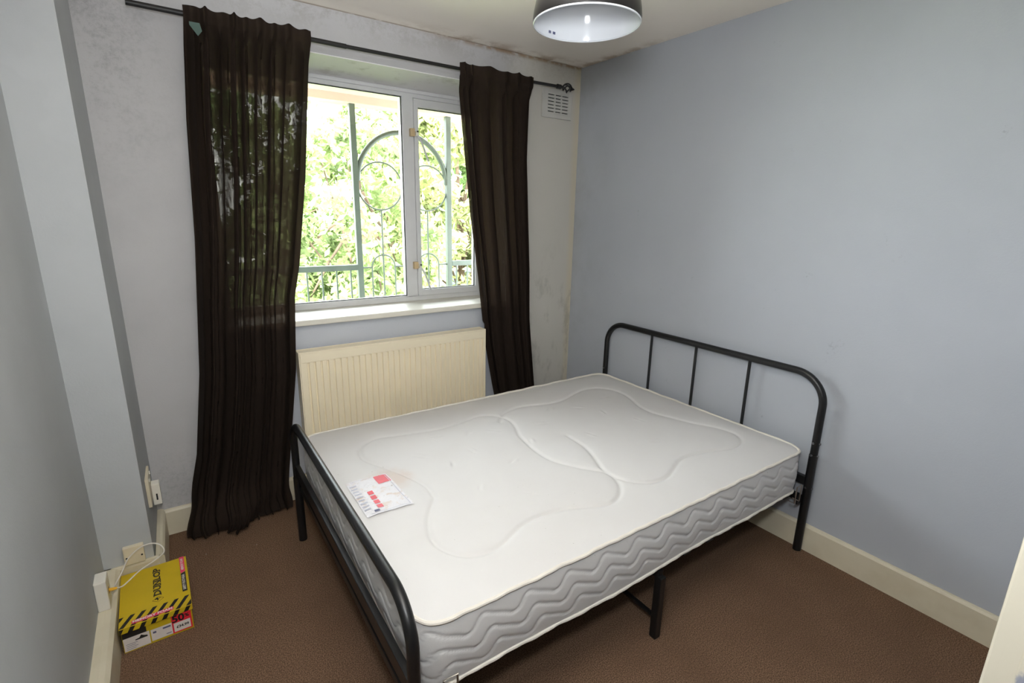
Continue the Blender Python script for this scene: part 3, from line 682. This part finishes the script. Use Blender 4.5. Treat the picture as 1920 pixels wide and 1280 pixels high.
# ------------------------------------------------------------------ pendant lamp
LC = (-1.362, -1.553); LZ = 2.05; LR = .145
lamp = thing('pendant_lamp', 'black dome pendant lampshade with white glossy inside, hanging from the ceiling', 'lamp', (LC[0], LC[1], H))
pro = [(LR, 0), (LR+.0015, .010), (LR-.001, .03), (LR-.006, .055), (LR-.010, .066), (LR-.0125, .068), (LR-.018, .085), (LR-.034, .112), (LR-.058, .135), (LR-.088, .150), (.030, .158), (.026, .163), (.024, .19), (.012, .20)]
obj('shade', MB().lathe(pro, (LC[0], LC[1], LZ), 72), M['shade_black'], lamp, smooth=True, label='black outer dome of the shade')
inn = [(LR-.001, .001), (LR-.004, .012), (LR-.006, .035), (LR-.012, .062), (LR-.022, .085), (LR-.038, .108), (LR-.062, .130), (LR-.09, .144), (.020, .152), (.002, .152)]
obj('shade_lining', MB().lathe(inn, (LC[0], LC[1], LZ), 72), M['shade_white'], lamp, smooth=True, label='white enamelled inside of the shade')
obj('rim', MB().tube([(LC[0]+(LR-.001)*math.cos(a), LC[1]+(LR-.001)*math.sin(a), LZ) for a in [2*math.pi*i/72 for i in range(72)]], .0022, 8, closed=True), M['shade_white'], lamp, smooth=True, label='thin white rolled rim')
for a0_, a1_ in ((1.545, 1.615), (1.665, 1.735)):
    rr_ = LR-.0062; obj('maker_mark', MB().add([(LC[0]+rr_*math.cos(a_), LC[1]+rr_*math.sin(a_), LZ+z_) for a_, z_ in ((a0_, .009), (a1_, .009), (a1_, .016), (a0_, .016))], [(0, 1, 2, 3)]), M['print_grey'], lamp)
obj('bulb_holder', MB().lathe([(.002, .152), (.020, .150), (.019, .115), (.015, .108), (.002, .108)], (LC[0], LC[1], LZ), 24), M['white_plastic'], lamp, smooth=True)
obj('cord', MB().tube([(LC[0], LC[1], LZ+.195), (LC[0], LC[1], H-.03)], .003, 8), M['shade_black'], lamp, smooth=True)
obj('ceiling_rose', MB().lathe([(.004, -.035), (.02, -.033), (.045, -.015), (.05, 0)], (LC[0], LC[1], H), 32), M['shade_black'], lamp, smooth=True)

# ------------------------------------------------------------------ sockets, adapter, wall box, cable
s1 = thing('socket_blank_plate', 'square cream blanking plate with two screws on the pillar front above the skirting', 'wall plate', (-2.634, YP, .18))
obj('plate', MB().box((-2.668, YP-.020, .142), (-2.600, YP, .220), .003), M['cream_plastic'], s1)
for xx in (-2.659, -2.609): obj('screw', MB().tube([(xx, YP-.0195, .175), (xx, YP-.0215, .175)], .0036, 10), M['dark_gap'], s1)
XS = -2.565
s2 = thing('wall_socket', 'cream socket plate on the narrow side of the pillar next to the window wall', 'socket', (XS, -.2, .37))
obj('plate', MB().box((XS-.004, -.285, .305), (XS+.009, -.135, .435), .003), M['cream_plastic'], s2)
for yy in (-.25, -.17): obj('switch', MB().box((XS+.008, yy-.006, .410), (XS+.013, yy+.006, .422), .001), M['white_plastic'], s2)
s3 = thing('usb_charger', 'white plug-in charger with a dark port, pushed into the pillar side socket', 'charger', (XS+.009, -.175, .31))
obj('body', MB().box((XS+.009, -.200, .268), (XS+.040, -.155, .368), .004), M['white_plastic'], s3)
obj('port', MB().box((XS+.022, -.2012, .292), (XS+.028, -.1992, .322)), M['dark_gap'], s3)
s4 = thing('broadband_adapter', 'small white upright network box on the left wall resting on the skirting', 'adapter', (XL+.02, -.62, .14))
obj('casing', MB().box((XL+.001, -.655, .1405), (XL+.037, -.585, .256), .004), M['white_plastic'], s4)
obj('port', MB().box((XL+.0365, -.635, .190), (XL+.0378, -.617, .212)), M['card_brown'], s4)
def crom(C, k=8):
    C = [Vector(c) for c in C]; out = []
    for i in range(len(C)-1):
        p0, p1, p2, p3 = C[max(i-1, 0)], C[i], C[i+1], C[min(i+2, len(C)-1)]
        for j in range(k):
            t_ = j/k; out.append(.5*((2*p1)+(-p0+p2)*t_+(2*p0-5*p1+4*p2-p3)*t_**2+(-p0+3*p1-3*p2+p3)*t_**3))
    out.append(C[-1]); return out
cb_ = thing('network_cable', 'thin white network cable looping from the wall box over the yellow shoebox', 'cable', (-2.66, -.62, .20))
path = [(-2.678, -.628, .200), (-2.660, -.600, .184), (-2.613, -.55, .192), (-2.566, -.50, .186), (-2.532, -.49, .206), (-2.541, -.475, .232), (-2.570, -.47, .247), (-2.608, -.47, .241), (-2.647, -.48, .215), (-2.668, -.50, .182), (-2.686, -.52, .160), (-2.700, -.565, .152)]
obj('cord', MB().tube(crom(path), .0026, 8), M['cable'], cb_, smooth=True)
obj('plug', MB().tube([(XL+.038, -.626, .201), (-2.688, -.628, .201), (-2.676, -.628, .200)], [.006, .006, .004], 8), M['plug_yellow'], cb_, smooth=True, label='yellow plug end')

# ------------------------------------------------------------------ shoebox
A = Vector((-2.6795, -.740)); Bq = Vector((-2.460, -.762)); Cq = Vector((-2.4565, -.402)); Dq = Vector((-2.676, -.425))
# local frame of the box: ex across, ey away from camera
O = Vector((-2.6810, -.744, 0)); ex = Vector((.2200, .004, 0)); wbx = ex.length; ex.normalize(); ey = Vector((-ex.y, ex.x, 0)); dbx = .330
hb_ = .106
def Q(a, b_, z): return tuple(O + ex*a + ey*b_ + Vector((0, 0, z)))
sb_ = thing('shoebox', 'yellow and black shoebox on the brown carpet against the skirting', 'box', Q(wbx/2, dbx/2, 0))
def qbox(a0, a1, b0, b1, z0, z1, bev=.0): return MB().box((a0, b0, z0), (a1, b1, z1), bev).xf(Q)
body = obj('box_body', qbox(.004, wbx-.004, .006, dbx-.006, .001, hb_-.004, .001), M['card_yellow'], sb_)
lid = obj('lid', qbox(0, wbx, 0, dbx, hb_-.020, hb_+.002, .0015), M['card_yellow'], sb_)
ZL = hb_+.0026
def lidp(name, V2, F, m_, par=lid): return obj(name, MB().add([Q(a, b_, ZL) for a, b_ in V2], F), m_, par)
# hazard stripes on the front band of the lid (top and turned-down edge)
b = MB(); band = .062; st = .0; pitch = .0335
def clip_poly(poly, x0, x1):
    def cl(poly, f):
        out = []
        for i in range(len(poly)):
            p, q = poly[i-1], poly[i]; fp, fq = f(p), f(q)
            if fp*fq < 0: t_ = fp/(fp-fq); out.append((p[0]+(q[0]-p[0])*t_, p[1]+(q[1]-p[1])*t_))
            if fq >= 0: out.append(q)
        return out
    poly = cl(poly, lambda p: p[0]-x0)
    return cl(poly, lambda p: x1-p[0]) if len(poly) > 2 else []
for i in range(-2, 8):
    a = i*pitch
    pl = clip_poly([(a, .001), (a+.0145, .001), (a+.0145+.034, band), (a+.034, band)], .001, wbx-.001)
    if len(pl) > 2: b.add([Q(p[0], p[1], ZL) for p in pl], [tuple(range(len(pl)))])
    pl = clip_poly([(a-.010, -.019), (a+.0045, -.019), (a+.0145, 0), (a, 0)], .001, wbx-.001)
    if len(pl) > 2: b.add([Q(p[0], -.0006, hb_+p[1]) for p in pl], [tuple(range(len(pl)))])
obj('hazard_stripes', b, M['card_black'], lid, label='black diagonal stripes')
tg = [(.040, .007), (.160, .007), (.164, .014), (.160, .025), (.040, .025), (.036, .018)]
mt = obj('memory_foam_tag', MB().add([Q(a, b_+.0, ZL+.0008) for a, b_ in tg], [tuple(range(6))]), M['card_pink'], lid, label='pink printed tag')
V2, F = text_mesh('MEMORY FOAM', .0165, .0006)
obj('lettering', MB().add([Q(.100+a*1.02, .016+b_, ZL+.0014) for a, b_ in V2], F), M['card_white'], mt)
# brand name, read along the box from its front to its back
V2, F = text_mesh('DUNLOP', .047, .0016)
mx_ = max(p[0] for p in V2); sc2 = .092/mx_
b = MB().add([Q(.118-b_*.66, .213+a*sc2, ZL) for a, b_ in V2], F)
xs_ = sorted(set(round(p[0], 4) for p in V2)); capb, capt = min(p[1] for p in V2), max(p[1] for p in V2)
LW = 2*mx_/6.0
for i, stems in enumerate(([.18], [.18, .80], [.18, .82], [.22], [], [.2])):   # slab serifs
    for s_ in stems:
        c_ = (-mx_ + LW*(i+s_))*sc2
        for yy in ((capb+.0012)*.66, (capt-.0012)*.66):
            if i == 1 and yy < 0: continue
            b.add([Q(.118-(yy+d_), .213+c_+e_, ZL) for d_, e_ in ((-.0016, -.0065), (-.0016, .0065), (.0016, .0065), (.0016, -.0065))], [(0, 1, 2, 3)])
obj('lettering', b, M['card_black'], lid)
# arrow-in-D roundel before the name
b = MB(); cx_, cy_ = .118, .098
b.add([Q(cx_+p[0], cy_+p[1], ZL) for p in ((-.010, .002), (-.003, .002), (-.003, -.006), (.001, -.006), (.001, .004), (.008, .004), (.008, .007), (.001, .007), (-.002, .013), (-.010, .006))], [tuple(range(10))])
ou = [(-.018, 0), (0, -.016), (.018, 0), (0, .017)]
for i in range(4):
    p, q = ou[i], ou[(i+1) % 4]; d_ = Vector((q[0]-p[0], q[1]-p[1])).normalized()*.0007; b.add([Q(cx_+p[0]-d_.y, cy_+p[1]+d_.x, ZL), Q(cx_+p[0]+d_.y, cy_+p[1]-d_.x, ZL), Q(cx_+q[0]+d_.y, cy_+q[1]-d_.x, ZL), Q(cx_+q[0]-d_.y, cy_+q[1]+d_.x, ZL)], [(0, 1, 2, 3)])
obj('emblem', b, M['card_black'], lid)
# side tags along the right of the lid
pk = obj('pink_tag', MB().add([Q(a, b_, ZL) for a, b_ in ((.196, .215), (.212, .225), (.212, .332), (.196, .332))], [(0, 1, 2, 3)]), M['card_pink'], lid, label='pink side tag')
V2, F = text_mesh('MEMORY FOAM', .0125, .0004); obj('lettering', MB().add([Q(.204-b_, .277+a*.92, ZL+.0006) for a, b_ in V2], F), M['card_white'], pk)
bk = obj('black_tag', MB().add([Q(a, b_, ZL) for a, b_ in ((.196, .092), (.212, .092), (.212, .222), (.196, .212))], [(0, 1, 2, 3)]), M['card_black'], lid, label='black side tag')
V2, F = text_mesh('SAFETY FOOTWEAR', .0125, .0004); obj('lettering', MB().add([Q(.204-b_, .153+a*.88, ZL+.0006) for a, b_ in V2], F), M['card_white'], bk)
# front face labels
def fr(name, a0, a1, z0, z1, m_, par, lift=.0004):
    y = .006-lift; return obj(name, MB().add([Q(a0, y, z0), Q(a1, y, z0), Q(a1, y, z1), Q(a0, y, z1)], [(0, 1, 2, 3)]), m_, par)
fr('black_band', .005, .075, .058, .084, M['card_black'], body)
w1 = fr('size_label', .006, .082, .006, .060, M['card_white'], body, .0008)
shoe = [(.040, .044), (.052, .046), (.058, .056), (.066, .050), (.076, .046), (.076, .040), (.040, .040)]
obj('shoe_picture', MB().add([Q(a, .0048, z) for a, z in shoe], [tuple(range(7))]), M['card_black'], w1)
for i in range(4): fr('small_print', .012, .040+.006*(i % 2), .012+.007*i, .0135+.007*i, M['print_grey'], w1, .0012)
w2 = fr('size_label', .086, .150, .010, .058, M['card_white'], body, .0008)
fr('small_print', .092, .102, .040, .048, M['print_grey'], w2, .0012); fr('small_print', .122, .146, .044, .051, M['print_grey'], w2, .0012)
fr('small_print', .130, .146, .018, .021, M['print_grey'], w2, .0012)
rs = fr('price_sticker', .150, .212, .008, .084, M['card_red'], body, .0012)
fr('white_panel', .155, .207, .013, .050, M['card_white'], rs, .0016)
V2, F = text_mesh('50', .040, .0012); obj('lettering', MB().add([Q(.171+a, .0040, .066+b_) for a, b_ in V2], F), M['card_black'], rs)
V2, F = text_mesh('%', .020, .0006); obj('lettering', MB().add([Q(.199+a, .0040, .068+b_) for a, b_ in V2], F), M['card_black'], rs)
V2, F = text_mesh('£34.99', .018, .0006); obj('lettering', MB().add([Q(.182+a*.8, .0040, .031+b_*.8) for a, b_ in V2], F), M['card_black'], rs)

# ------------------------------------------------------------------ outside: walkway, eave, railings
struct('floor_walkway', MB().box((-6, .42, -.20), (8, 1.32, -.05)), M['concrete'])
struct('ceiling_eave', MB().box((-6, .42, 2.345), (8, 1.17, 2.50)).box((-6, 1.15, 2.293), (8, 1.30, 2.50)), M['eave'])
FY = 1.2
rl = thing('railing', 'green painted steel balcony railing with tall posts and a large arch outside the window', 'railing', (-.75, FY, -.05))
def rod2(pts, r, n=8): return MB().tube([(x, FY, z) for x, z in pts], r, n)
PX0, PX1 = -1.127, -.350
for px in (PX0, PX1):
    obj('post', MB().box((px-.021, FY-.021, -.05), (px+.021, FY+.021, 2.293), .003), M['green_metal'], rl)
cxm = (PX0+PX1)/2; ra = (PX1-PX0)/2-.02
obj('arch', MB().xf(lambda *p: p).tube([(x, FY, z) for x, z in arc(cxm, 2.145-ra-.01, ra, math.pi, 0, 36)], .019, 10), M['green_metal'], rl, smooth=True)
cr_ = .176
for c_ in (cxm-.196, cxm+.196):
    obj('ring', MB().tube([(c_+cr_*math.cos(2*math.pi*i/40), FY, 1.732+cr_*math.sin(2*math.pi*i/40)) for i in range(40)], .006, 8, closed=True), M['green_metal'], rl, smooth=True)
    obj('upright', rod2([(c_, 1.556), (c_, -.03)], .0065), M['green_metal'], rl, smooth=True)
    obj('small_arch', rod2([(c_-.095, -.03), (c_-.095, 1.10)] + arc(c_, 1.115, .095, math.pi, 0, 14) + [(c_+.095, 1.10), (c_+.095, -.03)], .006), M['green_metal'], rl, smooth=True)
obj('cross_rod', rod2([(PX0, 1.115), (cxm-.196-.095, 1.115)], .006), M['green_metal'], rl)
obj('cross_rod', rod2([(PX1, 1.115), (cxm+.196+.095, 1.115)], .006), M['green_metal'], rl)
obj('cross_rod', rod2([(cxm-.196+.095, 1.115), (cxm+.196-.095, 1.115)], .006), M['green_metal'], rl)
for k, (xa, xb) in enumerate(((-4.6, PX0-.02), (PX1+.02, 3.2))):
    obj('top_rail', MB().box((xa, FY-.022, 1.100), (xb, FY+.022, 1.142), .003), M['green_metal'], rl)
    obj('bottom_rail', MB().box((xa, FY-.015, .02), (xb, FY+.015, .05)), M['green_metal'], rl)
    n_ = int((xb-xa)/.105)
    xs_ = [xa + (xb-xa)*(i+.5)/n_ for i in range(n_)]
    for xx in xs_:
        if -2.6 < xx < 1.2: obj('baluster', MB().box((xx-.005, FY-.005, .04), (xx+.005, FY+.005, 1.105)), M['green_metal'], rl)

# ------------------------------------------------------------------ outside: ground, house, trees
GZ = -2.9
struct('floor_ground', MB().box((-30, 1.4, GZ-.1), (40, 45, GZ)), M['grass'])
struct('floor_pavement', MB().box((-2, 1.5, GZ), (14, 3.4, GZ+.02)), M['concrete'])
hs = thing('house', 'pale rendered house glimpsed behind the trees at the lower right of the window', 'house', (8.5, 15, GZ))
hw = obj('wall', MB().box((4.8, 13, GZ), (12.5, 18, .6)), M['house_white'], hs)
obj('roof', MB().prism([(12.6, .55), (18.4, .55), (15.5, 2.4)], 4.5, 12.8, axis=0), M['roof_tile'], hs)
for xx in (6.2, 8.2, 10.2): obj('window', MB().box((xx-.5, 12.96, -1.6), (xx+.5, 13.02, -.4)), M['glass_dark'], hs)

def tree(name, label, base, height, crowns, nleaf, lsz, lm, seed, trunk_r=.12):
    rng = np.random.default_rng(seed); bx, by = base
    cc = []
    for (cx, cy, cz, rx, ry, rz, k) in crowns:
        u = rng.normal(size=(k, 3)); u /= np.linalg.norm(u, axis=1)[:, None]; u *= rng.uniform(.25, 1, (k, 1))**.45
        cc.append(np.array([cx, cy, cz]) + u*np.array([rx, ry, rz]))
    cc = np.concatenate(cc); nc = len(cc)
    ci = rng.integers(0, nc, nleaf); cs = rng.uniform(.16, .36, nc)
    d_ = rng.normal(size=(nleaf, 3))*.55; pos = cc[ci] + d_*cs[ci][:, None]
    a = rng.normal(size=(nleaf, 3)) + np.array([0, 0, .2]); a /= np.linalg.norm(a, axis=1)[:, None]
    r0 = rng.normal(size=(nleaf, 3)); b_ = np.cross(a, r0); b_ /= np.linalg.norm(b_, axis=1)[:, None]; c_ = np.cross(a, b_)
    sz = lsz*rng.uniform(.6, 1.35, (nleaf, 1))
    V = np.stack([pos-b_*sz, pos-c_*sz*.45+a*sz*.12, pos+b_*sz, pos+c_*sz*.45+a*sz*.12], 1).reshape(-1, 3)
    root = thing(name, label, 'tree', (bx, by, GZ), group='trees beyond the railing')
    me = bpy.data.meshes.new('foliage'); V = V - np.array([bx, by, GZ])
    me.vertices.add(len(V)); me.vertices.foreach_set('co', V.ravel()); me.loops.add(len(V)); me.loops.foreach_set('vertex_index', np.arange(len(V), dtype=np.int32))
    me.polygons.add(nleaf); me.polygons.foreach_set('loop_start', np.arange(0, len(V), 4, dtype=np.int32)); me.polygons.foreach_set('loop_total', np.full(nleaf, 4, dtype=np.int32))
    me.update(); me.validate(); me.materials.append(lm)
    o = bpy.data.objects.new('foliage', me); COL.objects.link(o); o.parent = root
    mbt = MB(); topz = height*.75
    mbt.tube([(bx, by, GZ), (bx+.05, by, GZ+topz*.4), (bx-.05, by+.05, GZ+topz)], [trunk_r, trunk_r*.75, trunk_r*.25], 10)
    for k in range(0, nc, max(nc//14, 1)):
        z0 = GZ+topz*rng.uniform(.35, .9); mbt.tube([(bx, by, z0), tuple((np.array([bx, by, z0])*.5+cc[k]*.5)+np.array([0, 0, .1])), tuple(cc[k])], [trunk_r*.3, trunk_r*.18, .01], 6)
    obj('trunk', mbt, M['bark'], root, smooth=True)
    return root
tree('broadleaf_tree', 'bright green leafy tree seen through the left of the window, nearest the railing', (.6, 6.2), 7.2,
     [(.4, 6.2, 1.4, 1.7, 1.3, 2.2, 60), (.1, 6.0, -.6, 1.5, 1.1, 1.4, 40)], 15000, .085, LEAF[0], 1)
tree('broadleaf_tree', 'yellow-green leafy tree seen through the right casement pane', (3.3, 7.6), 7.6,
     [(3.2, 7.6, 2.2, 1.7, 1.2, 2.0, 60), (2.9, 7.4, .1, 1.6, 1.0, 1.1, 30)], 14000, .09, LEAF[1], 2)
tree('broadleaf_tree', 'darker green tree behind the left pane, furthest to the left', (-1.6, 7.5), 7.0,
     [(-1.7, 7.5, 1.2, 1.7, 1.2, 2.4, 60)], 10000, .09, LEAF[2], 3)
tree('broadleaf_tree', 'mid green tree further back, visible between the railing posts', (2.2, 10.0), 7.5,
     [(2.0, 10.0, 1.5, 2.4, 1.3, 2.6, 80)], 14000, .11, LEAF[0], 4)
tree('broadleaf_tree', 'tall tree at the far right beyond the window edge', (6.0, 10.5), 8.5,
     [(6.0, 10.5, 3.0, 1.9, 1.3, 2.2, 60)], 9000, .12, LEAF[2], 5)
